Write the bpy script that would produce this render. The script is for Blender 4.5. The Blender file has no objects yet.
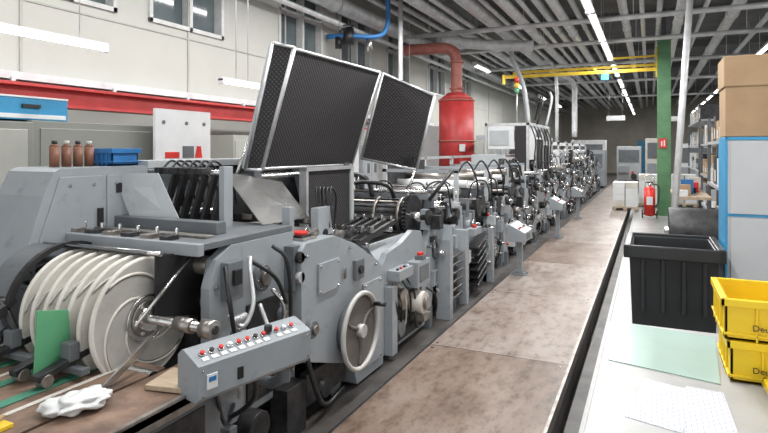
import bpy, bmesh, math, random
from mathutils import Vector, Matrix, Euler, noise
random.seed(7)
scene = bpy.context.scene
try:
    scene.view_settings.view_transform = 'Standard'
except Exception: pass

# ---------------------------------------------------------------- materials
def mat(name, col, rough=0.5, metal=0.0, col2=None, nscale=6.0, bump=0.0, bscale=40, emis=None, estr=0, spread=(0.35,0.65), stretch=(1,1,1), grime=0):
    m = bpy.data.materials.new(name); m.use_nodes = True
    nt = m.node_tree; N = nt.nodes; L = nt.links
    p = N['Principled BSDF']
    p.inputs['Base Color'].default_value = (*col, 1)
    p.inputs['Roughness'].default_value = rough
    p.inputs['Metallic'].default_value = metal
    tc = N.new('ShaderNodeTexCoord')
    mp = N.new('ShaderNodeMapping'); mp.inputs['Scale'].default_value = stretch
    L.new(tc.outputs['Object'], mp.inputs['Vector'])
    if col2 is None:
        col2 = tuple(c*0.78 for c in col)
    nz = N.new('ShaderNodeTexNoise'); nz.inputs['Scale'].default_value = nscale; nz.inputs['Detail'].default_value = 5
    nz.inputs['Roughness'].default_value = 0.6
    L.new(mp.outputs[0], nz.inputs['Vector'])
    cr = N.new('ShaderNodeValToRGB')
    cr.color_ramp.elements[0].position = spread[0]; cr.color_ramp.elements[0].color = (*col2, 1)
    cr.color_ramp.elements[1].position = spread[1]; cr.color_ramp.elements[1].color = (*col, 1)
    L.new(nz.outputs['Fac'], cr.inputs['Fac'])
    out = cr.outputs['Color']
    if grime:
        n3 = N.new('ShaderNodeTexNoise'); n3.inputs['Scale'].default_value = 9; n3.inputs['Detail'].default_value = 6; n3.inputs['Roughness'].default_value=.7
        L.new(tc.outputs['Object'], n3.inputs['Vector'])
        c3 = N.new('ShaderNodeValToRGB'); c3.color_ramp.elements[0].position=.28; c3.color_ramp.elements[0].color=(.2,.18,.15,1); c3.color_ramp.elements[1].position=.42; c3.color_ramp.elements[1].color=(1,1,1,1)
        L.new(n3.outputs['Fac'], c3.inputs['Fac'])
        mx = N.new('ShaderNodeMixRGB'); mx.blend_type='MULTIPLY'; mx.inputs[0].default_value=grime
        L.new(out, mx.inputs[1]); L.new(c3.outputs[0], mx.inputs[2]); out = mx.outputs[0]
    L.new(out, p.inputs['Base Color'])
    if bump > 0:
        n2 = N.new('ShaderNodeTexNoise'); n2.inputs['Scale'].default_value = bscale; n2.inputs['Detail'].default_value = 4
        L.new(mp.outputs[0], n2.inputs['Vector'])
        bp = N.new('ShaderNodeBump'); bp.inputs['Strength'].default_value = bump; bp.inputs['Distance'].default_value = 0.01
        L.new(n2.outputs['Fac'], bp.inputs['Height']); L.new(bp.outputs[0], p.inputs['Normal'])
    if emis:
        p.inputs['Emission Color'].default_value = (*emis, 1); p.inputs['Emission Strength'].default_value = estr
    return m

M = {}
M['grey']   = mat('machine_grey_paint', (.295,.32,.34), .32, 0, (.255,.278,.298), 2.5, .015, grime=.3)
M['grey2']  = mat('machine_grey_dark', (.135,.147,.158), .40, 0, (.10,.11,.12), 4, .03, grime=.3)
M['grey3']  = mat('machine_grey_light', (.45,.475,.49), .36, 0, (.39,.41,.425), 3, .015, grime=.2)
M['dark']   = mat('oily_dark_metal', (.045,.045,.047), .42, .3, (.014,.014,.016), 12, .15)
M['black']  = mat('black_plastic', (.018,.018,.02), .38, 0, (.010,.010,.011), 6)
M['steel']  = mat('bare_steel', (.58,.58,.57), .26, .95, (.45,.44,.43), 5, .02)
M['worn']   = mat('worn_steel', (.40,.38,.36), .35, .8, (.18,.155,.135), 8, .08)
M['alu']    = mat('aluminium_profile', (.62,.63,.64), .35, .6, (.5,.5,.51), 8)
M['cream']  = mat('cream_plastic', (.64,.62,.57), .45, 0, (.52,.49,.44), 4, .03, grime=.15)
M['fanface']= mat('fan_disc_face', (.50,.485,.46), .35, .15, (.38,.365,.34), 3, .03, grime=.25)
M['wheel']  = mat('handwheel_paint', (.50,.49,.47), .4, .1, (.38,.37,.35), 6)
M['wheeld'] = mat('handwheel_web', (.15,.135,.12), .65, 0, (.10,.09,.08), 5)
M['red']    = mat('red_plastic', (.65,.03,.02), .4, 0, (.5,.02,.015))
M['redp']   = mat('red_paint', (.50,.045,.045), .45, 0, (.38,.03,.028), 5)
M['rust']   = mat('redbrown_duct', (.40,.14,.11), .5, 0, (.28,.09,.07), 6)
M['green']  = mat('green_column_paint', (.10,.24,.11), .5, 0, (.065,.17,.08), 4)
M['gplast'] = mat('green_acrylic', (.13,.40,.21), .25, 0, (.11,.36,.19), 3)
M['belt']   = mat('green_belt', (.05,.22,.14), .6, 0, (.03,.14,.09), 12)
M['yellow'] = mat('yellow_paint', (.75,.52,.03), .45, 0, (.62,.42,.02), 4)
M['crate']  = mat('yellow_crate', (.80,.56,.015), .42, 0, (.72,.50,.012), 4)
M['blue']   = mat('blue_paint', (.03,.17,.42), .4, 0, (.025,.13,.33), 4)
M['bluel']  = mat('blue_light', (.04,.30,.55), .4, 0, (.03,.24,.45), 4)
M['orange'] = mat('orange_plastic', (.75,.20,.03), .45)
M['white']  = mat('white_sheet', (.70,.71,.71), .5, 0, (.62,.63,.64), 3)
M['drawer'] = mat('drawer_front_grey', (.50,.515,.53), .45, 0, (.46,.475,.49), 3)
M['paper']  = mat('white_paper', (.68,.69,.68), .55, 0, (.55,.56,.56), 14, .1, 20)
M['beige']  = mat('beige_cabinet', (.25,.255,.23), .5, 0, (.225,.23,.21), 2)
M['beigel'] = mat('cream_cabinet', (.42,.42,.38), .5, 0, (.36,.36,.33), 2)
M['wood']   = mat('wood_pad', (.50,.40,.29), .6, 0, (.38,.29,.2), 10, .05, stretch=(1,8,1))
M['card']   = mat('cardboard', (.40,.27,.155), .75, 0, (.35,.23,.13), 5, .03)
M['board']  = mat('rusty_table_board', (.30,.20,.145), .4, .2, (.12,.075,.055), 7, .1)
M['conc']   = mat('floor_concrete', (.31,.31,.305), .38, 0, (.21,.21,.205), 2.2, .03, grime=.2)
M['concd']  = mat('floor_oily', (.085,.075,.07), .5, 0, (.03,.027,.025), 3, .1)
M['ceil']   = mat('ceiling_concrete', (.19,.19,.195), .8, 0, (.13,.13,.135), 1.2)
M['wall']   = mat('wall_panel', (.50,.50,.465), .7, 0, (.47,.47,.437), 1.5)
M['wallb']  = mat('wall_far_paint', (.45,.42,.36), .7, 0, (.35,.33,.29), .8)
M['frame']  = mat('window_frame', (.60,.61,.60), .4)
M['glass']  = mat('window_pane', (.16,.19,.20), .08, 0, (.08,.10,.11), .8)
M['galv']   = mat('galvanised_pipe', (.74,.75,.76), .38, .3, (.56,.57,.58), 5)
M['tube']   = mat('lamp_tube', (1,1,1), .4, emis=(1,.98,.95), estr=9)
M['matg']   = mat('cutting_mat', (.38,.50,.46), .22, 0, (.35,.47,.43), 4)
M['table']  = mat('packing_table_top', (.40,.40,.395), .4, 0, (.34,.34,.335), 5, .02, grime=.1)
M['tabled'] = mat('table_frame_dark', (.12,.13,.14), .5)

def walk_mat(name,c1,c2,c3,seed):
    m = bpy.data.materials.new(name); m.use_nodes=True
    nt=m.node_tree;N=nt.nodes;L=nt.links;p=N['Principled BSDF']
    tc=N.new('ShaderNodeTexCoord'); mp=N.new('ShaderNodeMapping'); mp.inputs['Location'].default_value=(seed,seed*2,0); mp.inputs['Scale'].default_value=(1.0,.45,1)
    L.new(tc.outputs['Object'],mp.inputs['Vector'])
    n1=N.new('ShaderNodeTexNoise'); n1.inputs['Scale'].default_value=3.0; n1.inputs['Detail'].default_value=9; n1.inputs['Roughness'].default_value=.72
    n2=N.new('ShaderNodeTexNoise'); n2.inputs['Scale'].default_value=12; n2.inputs['Detail'].default_value=8; n2.inputs['Roughness'].default_value=.7
    L.new(mp.outputs[0],n1.inputs['Vector']); L.new(mp.outputs[0],n2.inputs['Vector'])
    cr=N.new('ShaderNodeValToRGB'); e=cr.color_ramp.elements; e[0].position=.36; e[0].color=(*c1,1); e[1].position=.64; e[1].color=(*c3,1)
    q=cr.color_ramp.elements.new(.5); q.color=(*c2,1)
    L.new(n1.outputs['Fac'],cr.inputs['Fac'])
    c2r=N.new('ShaderNodeValToRGB'); c2r.color_ramp.elements[0].position=.30; c2r.color_ramp.elements[0].color=(.35,.29,.25,1); c2r.color_ramp.elements[1].position=.50; c2r.color_ramp.elements[1].color=(1,1,1,1)
    L.new(n2.outputs['Fac'],c2r.inputs['Fac'])
    mx=N.new('ShaderNodeMixRGB'); mx.blend_type='MULTIPLY'; mx.inputs[0].default_value=.65
    L.new(cr.outputs[0],mx.inputs[1]); L.new(c2r.outputs[0],mx.inputs[2]); L.new(mx.outputs[0],p.inputs['Base Color'])
    mr=N.new('ShaderNodeMapRange'); mr.inputs['To Min'].default_value=.3; mr.inputs['To Max'].default_value=.5; L.new(n2.outputs['Fac'],mr.inputs['Value']); L.new(mr.outputs[0],p.inputs['Roughness'])
    return m
M['wk1']=walk_mat('walkway_plate_a',(.10,.065,.045),(.185,.13,.098),(.25,.195,.16),3)
M['wk2']=walk_mat('walkway_plate_b',(.155,.11,.085),(.245,.195,.165),(.31,.265,.235),9)
M['brown']  = mat('brown_reel', (.20,.085,.05), .5)
M['blackr'] = mat('bin_black', (.022,.024,.026), .38, 0, (.014,.015,.016), 3)

def foam_mat(ax):
    m = bpy.data.materials.new('black_acoustic_foam'); m.use_nodes=True
    nt=m.node_tree;N=nt.nodes;L=nt.links;p=N['Principled BSDF']
    tc=N.new('ShaderNodeTexCoord')
    outs=[]
    for s in (1,-1):
        mp=N.new('ShaderNodeMapping'); mp.inputs['Rotation'].default_value=(math.radians(45*s),0,0) if ax=='X' else (0,math.radians(45*s),0)
        L.new(tc.outputs['Object'],mp.inputs['Vector'])
        w=N.new('ShaderNodeTexWave'); w.bands_direction='Z'; w.inputs['Scale'].default_value=13
        L.new(mp.outputs[0],w.inputs['Vector']); outs.append(w)
    mx=N.new('ShaderNodeMath'); mx.operation='MULTIPLY'
    L.new(outs[0].outputs['Fac'],mx.inputs[0]); L.new(outs[1].outputs['Fac'],mx.inputs[1])
    cr=N.new('ShaderNodeValToRGB'); cr.color_ramp.elements[0].color=(.014,.013,.014,1); cr.color_ramp.elements[1].color=(.065,.058,.06,1)
    L.new(mx.outputs[0],cr.inputs['Fac']); L.new(cr.outputs['Color'],p.inputs['Base Color'])
    p.inputs['Roughness'].default_value=.75
    bp=N.new('ShaderNodeBump'); bp.inputs['Strength'].default_value=.5; bp.inputs['Distance'].default_value=.01
    L.new(mx.outputs[0],bp.inputs['Height']); L.new(bp.outputs[0],p.inputs['Normal'])
    return m
M['foam']=foam_mat('X'); M['foamy']=foam_mat('Y')

def printed_mat():
    m = bpy.data.materials.new('printed_list_paper'); m.use_nodes=True
    nt=m.node_tree;N=nt.nodes;L=nt.links;p=N['Principled BSDF']
    tc=N.new('ShaderNodeTexCoord')
    br=N.new('ShaderNodeTexBrick'); br.inputs['Scale'].default_value=14
    br.inputs['Color1'].default_value=(.60,.61,.67,1); br.inputs['Color2'].default_value=(.52,.53,.60,1)
    br.inputs['Mortar'].default_value=(.30,.31,.38,1); br.inputs['Mortar Size'].default_value=.016
    L.new(tc.outputs['Object'],br.inputs['Vector'])
    L.new(br.outputs['Color'],p.inputs['Base Color']); p.inputs['Roughness'].default_value=.7
    return m
M['print']=printed_mat()

# ---------------------------------------------------------------- mesh builder
class B:
    def __init__(s,name): s.name=name; s.bm=bmesh.new(); s.mats=[]
    def mi(s,k):
        if k not in s.mats: s.mats.append(k)
        return s.mats.index(k)
    def add(s,vs,fs,k,smooth=False):
        i=s.mi(k); bv=[s.bm.verts.new(v) for v in vs]
        for f in fs:
            try:
                fc=s.bm.faces.new([bv[j] for j in f]); fc.material_index=i; fc.smooth=smooth and len(f)==4
            except ValueError: pass
    def box(s,c,d,k,rot=None):
        hx,hy,hz=d[0]/2,d[1]/2,d[2]/2
        vs=[Vector((x*hx,y*hy,z*hz)) for x in(-1,1) for y in(-1,1) for z in(-1,1)]
        if rot: 
            R=Euler([math.radians(a) for a in rot]).to_matrix(); vs=[R@v for v in vs]
        vs=[v+Vector(c) for v in vs]
        s.add(vs,[(0,1,3,2),(4,6,7,5),(0,4,5,1),(2,3,7,6),(0,2,6,4),(1,5,7,3)],k)
    def bx(s,x0,x1,y0,y1,z0,z1,k): s.box(((x0+x1)/2,(y0+y1)/2,(z0+z1)/2),(abs(x1-x0),abs(y1-y0),abs(z1-z0)),k)
    def cyl(s,p0,p1,r,k,seg=20,r2=None):
        p0=Vector(p0);p1=Vector(p1); r2=r if r2 is None else r2
        a=(p1-p0).normalized(); u=a.orthogonal().normalized(); w=a.cross(u)
        vs=[]
        for P,R in((p0,r),(p1,r2)):
            for i in range(seg):
                t=2*math.pi*i/seg; vs.append(P+u*math.cos(t)*R+w*math.sin(t)*R)
        fs=[(i,(i+1)%seg,seg+(i+1)%seg,seg+i) for i in range(seg)]
        fs+=[tuple(range(seg-1,-1,-1)),tuple(range(seg,2*seg))]
        s.add(vs,fs,k,True)
    def tube(s,pts,r,k,seg=8,smooth=True,sub=5):
        P=[Vector(p) for p in pts]
        if smooth and len(P)>2:
            Q=[]; E=[2*P[0]-P[1]]+P+[2*P[-1]-P[-2]]
            for i in range(1,len(E)-2):
                for j in range(sub):
                    t=j/sub; a,b,c,d=E[i-1],E[i],E[i+1],E[i+2]
                    Q.append(.5*((2*b)+(-a+c)*t+(2*a-5*b+4*c-d)*t*t+(-a+3*b-3*c+d)*t**3))
            Q.append(P[-1]); P=Q
        n=len(P); vs=[]; u=None
        for i in range(n):
            t=(P[min(i+1,n-1)]-P[max(i-1,0)]).normalized()
            if u is None: u=t.orthogonal().normalized()
            else:
                u=(u-t*u.dot(t)); u=u.normalized() if u.length>1e-6 else t.orthogonal().normalized()
            w=t.cross(u)
            for j in range(seg):
                a=2*math.pi*j/seg; vs.append(P[i]+u*math.cos(a)*r+w*math.sin(a)*r)
        fs=[(i*seg+j,i*seg+(j+1)%seg,(i+1)*seg+(j+1)%seg,(i+1)*seg+j) for i in range(n-1) for j in range(seg)]
        fs+=[tuple(range(seg-1,-1,-1)),tuple(range((n-1)*seg,n*seg))]
        s.add(vs,fs,k,True)
    def prism(s,pts,ax,a0,a1,k):
        def mk(p,a): return {'X':(a,p[0],p[1]),'Y':(p[0],a,p[1]),'Z':(p[0],p[1],a)}[ax]
        n=len(pts); vs=[Vector(mk(p,a0)) for p in pts]+[Vector(mk(p,a1)) for p in pts]
        fs=[(i,(i+1)%n,n+(i+1)%n,n+i) for i in range(n)]+[tuple(range(n-1,-1,-1)),tuple(range(n,2*n))]
        s.add(vs,fs,k)
    def torus(s,c,ax,R,r,k,seg=40,rs=8,a0=0,a1=2*math.pi):
        c=Vector(c); a=Vector({'X':(1,0,0),'Y':(0,1,0),'Z':(0,0,1)}[ax]); u=Vector({'X':(0,1,0),'Y':(1,0,0),'Z':(1,0,0)}[ax]); w=a.cross(u)
        full=abs(a1-a0-2*math.pi)<1e-4; n=seg if full else seg+1; vs=[]
        for i in range(n):
            t=a0+(a1-a0)*i/seg; d=u*math.cos(t)+w*math.sin(t)
            for j in range(rs):
                q=2*math.pi*j/rs; vs.append(c+d*(R+r*math.cos(q))+a*r*math.sin(q))
        fs=[(i*rs+j,((i+1)%n)*rs+j,((i+1)%n)*rs+(j+1)%rs,i*rs+(j+1)%rs) for i in range(seg if full else n-1) for j in range(rs)]
        s.add(vs,fs,k,True)
    def slab(s,q,th,k,k2=None):
        q=[Vector(p) for p in q]; n=(q[1]-q[0]).cross(q[2]-q[0]).normalized()*th
        m=len(q); vs=q+[p-n for p in q]
        s.add(vs,[tuple(range(m))],k)
        s.add([v.copy() for v in vs],[tuple(range(2*m-1,m-1,-1))]+[(i,i+m,(i+1)%m+m,(i+1)%m) for i in range(m)],k2 or k)
    def ball(s,c,r,k,sc=(1,1,1),nz=0,nf=3,u=20,v=12):
        c=Vector(c); vs=[]; 
        for i in range(v+1):
            th=math.pi*i/v
            for j in range(u):
                ph=2*math.pi*j/u; d=Vector((math.sin(th)*math.cos(ph),math.sin(th)*math.sin(ph),math.cos(th)))
                rr=r*(1+nz*noise.noise(d*nf+c)); vs.append(c+Vector((d.x*sc[0],d.y*sc[1],d.z*sc[2]))*rr)
        fs=[(i*u+j,i*u+(j+1)%u,(i+1)*u+(j+1)%u,(i+1)*u+j) for i in range(v) for j in range(u)]
        s.add(vs,fs,k,True)
    def frus(s,c,b,t,h,k):
        x,y,z=c
        vs=[Vector((x+sx*b[0]/2,y+sy*b[1]/2,z)) for sx,sy in((-1,-1),(1,-1),(1,1),(-1,1))]+[Vector((x+sx*t[0]/2,y+sy*t[1]/2,z+h)) for sx,sy in((-1,-1),(1,-1),(1,1),(-1,1))]
        s.add(vs,[(3,2,1,0),(4,5,6,7)]+[(i,(i+1)%4,4+(i+1)%4,4+i) for i in range(4)],k)
    def done(s,parent=None,bevel=0.0):
        bmesh.ops.recalc_face_normals(s.bm,faces=s.bm.faces)
        xs=[v.co for v in s.bm.verts]
        lo=Vector([min(v[i] for v in xs) for i in range(3)]); hi=Vector([max(v[i] for v in xs) for i in range(3)])
        c=Vector(((lo.x+hi.x)/2,(lo.y+hi.y)/2,lo.z))
        for v in s.bm.verts: v.co-=c
        me=bpy.data.meshes.new(s.name); s.bm.to_mesh(me); s.bm.free()
        for k in s.mats: me.materials.append(M[k])
        o=bpy.data.objects.new(s.name,me); scene.collection.objects.link(o); o.location=c
        if parent: o.parent=parent; o.location=c-parent.location
        if bevel:
            bv=o.modifiers.new('bevel','BEVEL'); bv.width=bevel; bv.segments=2; bv.limit_method='ANGLE'; bv.angle_limit=math.radians(50)
        return o
def empty(name,loc=(0,0,0)):
    e=bpy.data.objects.new(name,None); e.location=loc; e.empty_display_size=.2; scene.collection.objects.link(e); return e

# ---------------------------------------------------------------- room shell
CZ=5.4
b=B('floor'); b.bx(-6,-.55,-3,45,-.3,0,'concd'); b.bx(-.38,9,-3,45,-.3,0,'conc'); b.bx(-.55,-.38,-3,45,-.3,-.2,'concd'); b.done()
b=B('ceiling'); b.bx(-6,9,-3,45,CZ,CZ+.2,'ceil'); b.done()
y=1.0
while y<45:
    b=B('ceiling_beam'); b.bx(-5.99,8.99,y,y+.22,CZ-.22,CZ-.001,'ceil'); b.done(); y+=5.2
b=B('wall_left')
b.bx(-6.2,-6,-3,45,0,3.4,'wall'); b.bx(-6.2,-6,-3,45,4.7,CZ,'wall')
wins=[(3.7,5.0),(5.5,6.95),(8.4,9.9),(10.6,12.1),(13.0,14.5),(16,17.5),(19,20.5)]
prev=-3
for a,c in wins: b.bx(-6.2,-6,prev,a,3.4,4.7,'wall'); prev=c
b.bx(-6.2,-6,prev,45,3.4,4.7,'wall')
for y in [-1+2.4*i for i in range(19)]: b.bx(-6,-5.985,y,y+.03,2.5,5.2,'beigel')
b.bx(-6,-5.988,-3,45,3.28,3.30,'beigel')
b.done()
for i,(a,c) in enumerate(wins):
    b=B('window_%d'%(i+1))
    b.bx(-6.14,-6.12,a,c,3.4,4.7,'glass')
    for yy in (a,c-.06,(a+c)/2): b.bx(-6.12,-5.97,yy,yy+.06,3.4,4.7,'frame')
    for zz in (3.4,4.64,4.2): b.bx(-6.12,-5.97,a,c,zz,zz+.06,'frame')
    b.done(bevel=.004)
b=B('wall_far'); b.bx(-6,9,45,45.2,0,CZ,'wallb'); b.done()
b=B('wall_right'); b.bx(9,9.2,-3,45,0,CZ,'wall'); b.done()
b=B('trim_1'); b.bx(-5.999,-5.82,-1,16,2.42,2.50,'galv'); b.bx(-5.999,-5.88,-1,16,2.33,2.42,'grey2')
for i in range(14): b.bx(-5.98,-5.8,i*1.2,i*1.2+.04,2.3,2.44,'galv')
b.done()
b=B('red_crane_rail'); b.bx(-5.75,-5.5,-1,11,2.14,2.17,'redp'); b.bx(-5.64,-5.60,-1,11,2.17,2.33,'redp'); b.bx(-5.75,-5.5,-1,11,2.33,2.36,'redp')
for i in range(6): b.bx(-5.98,-5.75,i*2,i*2+.1,2.14,2.36,'redp')
b.done()

# ---------------------------------------------------------------- ceiling pipes
def pipe(name,x,z,r,y0,y1,k='galv',ring=3.0):
    b=B(name); b.cyl((x,y0,z),(x,y1,z),r,k,16)
    y=y0+ring*.5
    while y<y1:
        b.cyl((x,y,z),(x,y+.08,z),r*1.18,k,16); b.cyl((x,y+.04,z+r),(x,y+.04,CZ),.006,'grey2',6); y+=ring
    b.done()
for x,z,r,k in [(-5.68,4.62,.16,'galv'),(-5.62,4.22,.05,'galv'),(-5.3,4.85,.045,'galv'),(-5.0,4.9,.06,'galv'),(-4.35,4.75,.12,'galv'),(-4.05,4.8,.06,'galv'),(-3.8,4.95,.04,'galv'),(-3.4,4.75,.15,'galv'),(-3.05,4.7,.05,'galv'),(-2.65,4.65,.11,'galv'),(-2.38,4.7,.05,'galv'),(-2.1,4.75,.08,'galv'),(-1.75,4.65,.10,'galv'),(-1.45,4.75,.06,'galv'),(-.5,4.65,.085,'galv'),(-.15,4.75,.05,'galv'),(.2,4.85,.06,'galv'),(.6,4.7,.10,'galv'),(1.1,4.8,.05,'galv'),(1.7,4.8,.12,'galv'),(2.4,4.7,.06,'galv')]:
    pipe('ceiling_pipe',x,z,r,2,44,k,5.2)
for y,z in [(12.6,4.40),(15.2,4.40),(19.0,4.4),(24,4.40),(31,4.40)]:
    b=B('cross_pipe'); b.cyl((-5.4,y,z),(4,y,z),.055,'galv',12)
    for x in (-4.7,-2.5,-.3,2): b.cyl((x,y,z),(x,y,CZ),.008,'galv',6)
    b.done()
b=B('ceiling_duct'); b.tube([(-4.7,13.3,4.42),(-4.2,13.9,4.4),(-3.5,14.5,4.38),(-2.7,14.8,4.36)],.14,'galv',14); b.done()
b=B('ceiling_duct'); b.tube([(-3.6,20.5,4.4),(-2.9,21.5,4.4),(-2.6,22.4,4.2),(-2.6,22.8,3.4),(-2.6,22.8,2.2)],.10,'galv',14); b.done()
b=B('exhaust_hose'); b.tube([(-3.3,14.95,4.45),(-3.2,14.8,4.0),(-2.9,14.6,3.3),(-2.75,14.5,2.3)],.06,'grey3',12); b.done()
b=B('exhaust_hose'); b.tube([(-3.0,18.2,4.5),(-2.7,18.2,4.3),(-2.6,18.2,3.6),(-2.6,18.2,1.95)],.05,'galv',12); b.done()

# ---------------------------------------------------------------- lamps
def lamp(x,y0,y1,z,hang=CZ,w=.14):
    b=B('fluorescent_lamp')
    b.prism([(x-w/2,z+.02),(x+w/2,z+.02),(x+w/3,z+.02+w*.5),(x-w/3,z+.02+w*.5)],'Y',y0,y1,'white')
    b.cyl((x,y0+.04,z),(x,y1-.04,z),.22*w,'tube',12)
    b.bx(x-w/2,x+w/2,y0,y0+.03,z-.03,z+.04,'white'); b.bx(x-w/2,x+w/2,y1-.03,y1,z-.03,z+.04,'white')
    for y in (y0+.3,y1-.3): b.cyl((x,y,z+.02+w*.5),(x,y,hang),.006,'galv',6)
    b.done()
def area(x,y,z,lx,ly,e,col=(1,.995,.985)):
    l=bpy.data.lights.new('lamp_light','AREA'); l.shape='RECTANGLE'; l.size=lx; l.size_y=ly; l.energy=e*.93; l.color=col
    o=bpy.data.objects.new('lamp_light',l); o.location=(x,y,z); scene.collection.objects.link(o)
y=2.0
while y<42:
    gap=.1 if y<13 else .9
    lamp(-.98,y,y+2.9,4.2,w=.16); y+=2.9+gap
for x in (2.6,5.2):
    y=1
    while y<42: lamp(x,y,y+2.5,4.2); y+=3.6
lamp(-5.0,2.2,4.05,2.72,w=.08); lamp(-5.0,5.75,6.6,2.58,w=.08); lamp(-5.0,11.2,12.4,2.9,w=.1)
for y in (15,20,25,30): lamp(-4.3,y,y+1.5,4.0)
for y in (20,26,32,38): area(-.98,y,4.1,.14,4,160)
area(-.98,6.0,4.12,.14,10,420); area(-.98,14,4.12,.14,5,240)
area(2.6,6,4.12,.14,10,170); area(2.6,22,4.12,.14,14,230)
area(-4.3,6,4.4,.2,9,250); area(-4.3,20,3.95,.14,10,270)
area(5.2,10,4.12,.14,14,130)

# ---------------------------------------------------------------- walkway
b=B('steel_walkway'); y=-1.55; i=0
while y<15.8:
    b.bx(-1.70,-.57,y,y+2.042,.02,.035,'wk1' if i in(0,1,2,5) else 'wk2')
    for x,yy in ((-1.66,.05),(-.62,.05),(-1.66,1.97),(-.62,1.97)): b.cyl((x,y+yy,.035),(x,y+yy,.038),.012,'steel',8)
    y+=2.05; i+=1
y1=y
b.bx(-.57,-.55,-1.5,y1,-.05,.034,'worn'); b.bx(-1.72,-1.70,-1.5,y1,0.001,.034,'dark'); b.bx(-1.69,-.58,-1.5,y1,0.001,.018,'dark')
b.done()
b=B('walkway_floor_strip'); b.bx(-1.72,-.57,y1+.02,36,.001,.02,'wk2'); b.done()
b=B('channel_edge_angle'); b.bx(-.385,-.355,-1.5,34,0.001,.010,'conc'); b.done()

# ================================================================= THE MACHINE
machine=empty('envelope_folding_machine',(-2.5,2,0))
def part(n): return B(n)
def fin(b,bev=.004): return b.done(machine,bev)

# --- delivery table
b=part('delivery_table')
b.bx(-3.3,-2.02,.6,1.95,.66,.70,'board')
for i,x in enumerate([-3.1,-2.9,-2.72,-2.5,-2.3]): b.bx(x-.028,x+.028,.6,1.86,.70,.707,'belt')
for x in(-3.0,-2.6,-2.2): b.bx(x-.012,x+.012,.6,1.86,.70,.705,'cream')
b.bx(-2.14,-2.08,.6,1.30,.70,.715,'yellow')
b.cyl((-3.3,1.88,.675),(-2.02,1.88,.675),.035,'steel',16)
b.bx(-2.0,-1.70,.6,2.06,.665,.70,'board')
b.bx(-2.02,-1.74,.6,2.0,.30,.66,'grey2')
b.bx(-3.3,-3.2,.6,2.0,.3,.66,'grey2')
for x in(-3.25,-1.8):
    for y in(.7,1.9): b.bx(x-.04,x+.04,y-.04,y+.04,0,.35,'grey2')
b.bx(-1.72,-1.70,.6,2.06,.64,.71,'worn')
b.bx(-1.75,-1.735,.9,1.9,.34,.6,'dark')
fin(b)
b=part('belt_guide_arms')
b.cyl((-3.35,1.98,.84),(-2.8,1.98,.84),.02,'steel'); 
b.bx(-3.3,-2.2,1.66,1.70,.73,.76,'grey2')
for i,x in enumerate([-3.15,-3.0,-2.85,-2.7,-2.45,-2.3]):
    b.box((x,1.64,.775),(.05,.24,.03),'dark',(12,0,0)); b.box((x,1.68,.82),(.06,.05,.08),'grey2'); b.cyl((x,1.56,.76),(x,1.56,.72),.022,'black',10)
    b.cyl((x-.03,1.56,.735),(x+.03,1.56,.735),.028,'worn',14)
for x in(-3.25,-2.9): b.box((x,1.95,.92),(.03,.1,.36),'grey')
b.tube([(-3.3,1.75,.8),(-3.0,1.85,1.0),(-2.85,1.95,1.1)],.012,'black'); b.tube([(-3.4,1.7,.95),(-3.1,1.8,1.02),(-2.85,1.9,.98)],.015,'grey2')
b.cyl((-3.3,1.7,.9),(-2.85,1.78,.95),.018,'worn'); b.cyl((-3.3,1.8,1.02),(-2.85,1.85,1.06),.022,'grey')
for i in range(5): b.tube([(-3.35+.1*i,1.55,.80),(-3.2+.1*i,1.66,.86+.03*i),(-3.1+.1*i,1.70,.84)],.018,['grey3','dark','worn','grey2','dark'][i],8); b.box((-3.3+.14*i,1.62,.83+.03*i),(.08,.07,.05),'grey3' if i%2 else 'dark',(10,0,20))
fin(b)
b=part('green_guard_plate'); b.slab([(-2.36,1.56,.75),(-2.36,1.74,.72),(-2.34,1.70,.99),(-2.34,1.56,1.02)],.008,'gplast'); fin(b,0)

# --- fan wheel
b=part('delivery_fan_wheel')
cy,cz=2.0,.89
for i in range(7):
    x=-2.20-.08*i
    b.cyl((x,cy,cz),(x-.02,cy,cz),.288,'fanface' if i==0 else 'cream',56)
    b.torus((x-.010,cy,cz),'X',.285,.012,'cream',56,8)
    for j in range(4):
        pts=[]
        for q in range(11):
            rr=.11+.17*q/10; an=j*2*math.pi/4+2.1*q/10+i*.10+.3
            pts.append((x+.0,cy+rr*math.cos(an),cz+rr*math.sin(an)))
        b.tube(pts,.007,'cream' if i==0 else 'fanface',8,sub=3)
        if i==0:
            pts=[]
            for q in range(11):
                rr=.115+.165*q/10; an=j*2*math.pi/4+2.1*q/10+.40
                pts.append((x-.002,cy+rr*math.cos(an),cz+rr*math.sin(an)))
            b.tube(pts,.006,'wheeld',6,sub=2)
b.cyl((-2.2,cy,cz),(-2.183,cy,cz),.085,'worn',32); b.cyl((-2.72,cy,cz),(-2.16,cy,cz),.055,'steel',24)
b.torus((-2.19,cy,cz),'X',.11,.006,'steel',36,6)
b.cyl((-2.8,cy,cz),(-1.80,cy,cz),.022,'steel',20); b.cyl((-2.0,cy,cz),(-1.90,cy,cz),.034,'worn',20); b.cyl((-1.84,cy,cz),(-1.77,cy,cz),.042,'worn',20); b.cyl((-1.772,cy,cz),(-1.765,cy,cz),.02,'dark',16)
for j in range(6):
    a=j*math.pi/3; b.cyl((-2.19,cy+.07*math.cos(a),cz+.07*math.sin(a)),(-2.175,cy+.07*math.cos(a),cz+.07*math.sin(a)),.01,'steel',6)
fin(b,0)
b=part('fan_wheel_cover')
n=14
def arc(r0,r1,a0,a1): 
    return [(cy+r0*math.cos(math.radians(a0+(a1-a0)*i/n)),cz+r0*math.sin(math.radians(a0+(a1-a0)*i/n))) for i in range(n+1)]+[(cy+r1*math.cos(math.radians(a0+(a1-a0)*i/n)),cz+r1*math.sin(math.radians(a0+(a1-a0)*i/n))) for i in range(n,-1,-1)]
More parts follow.
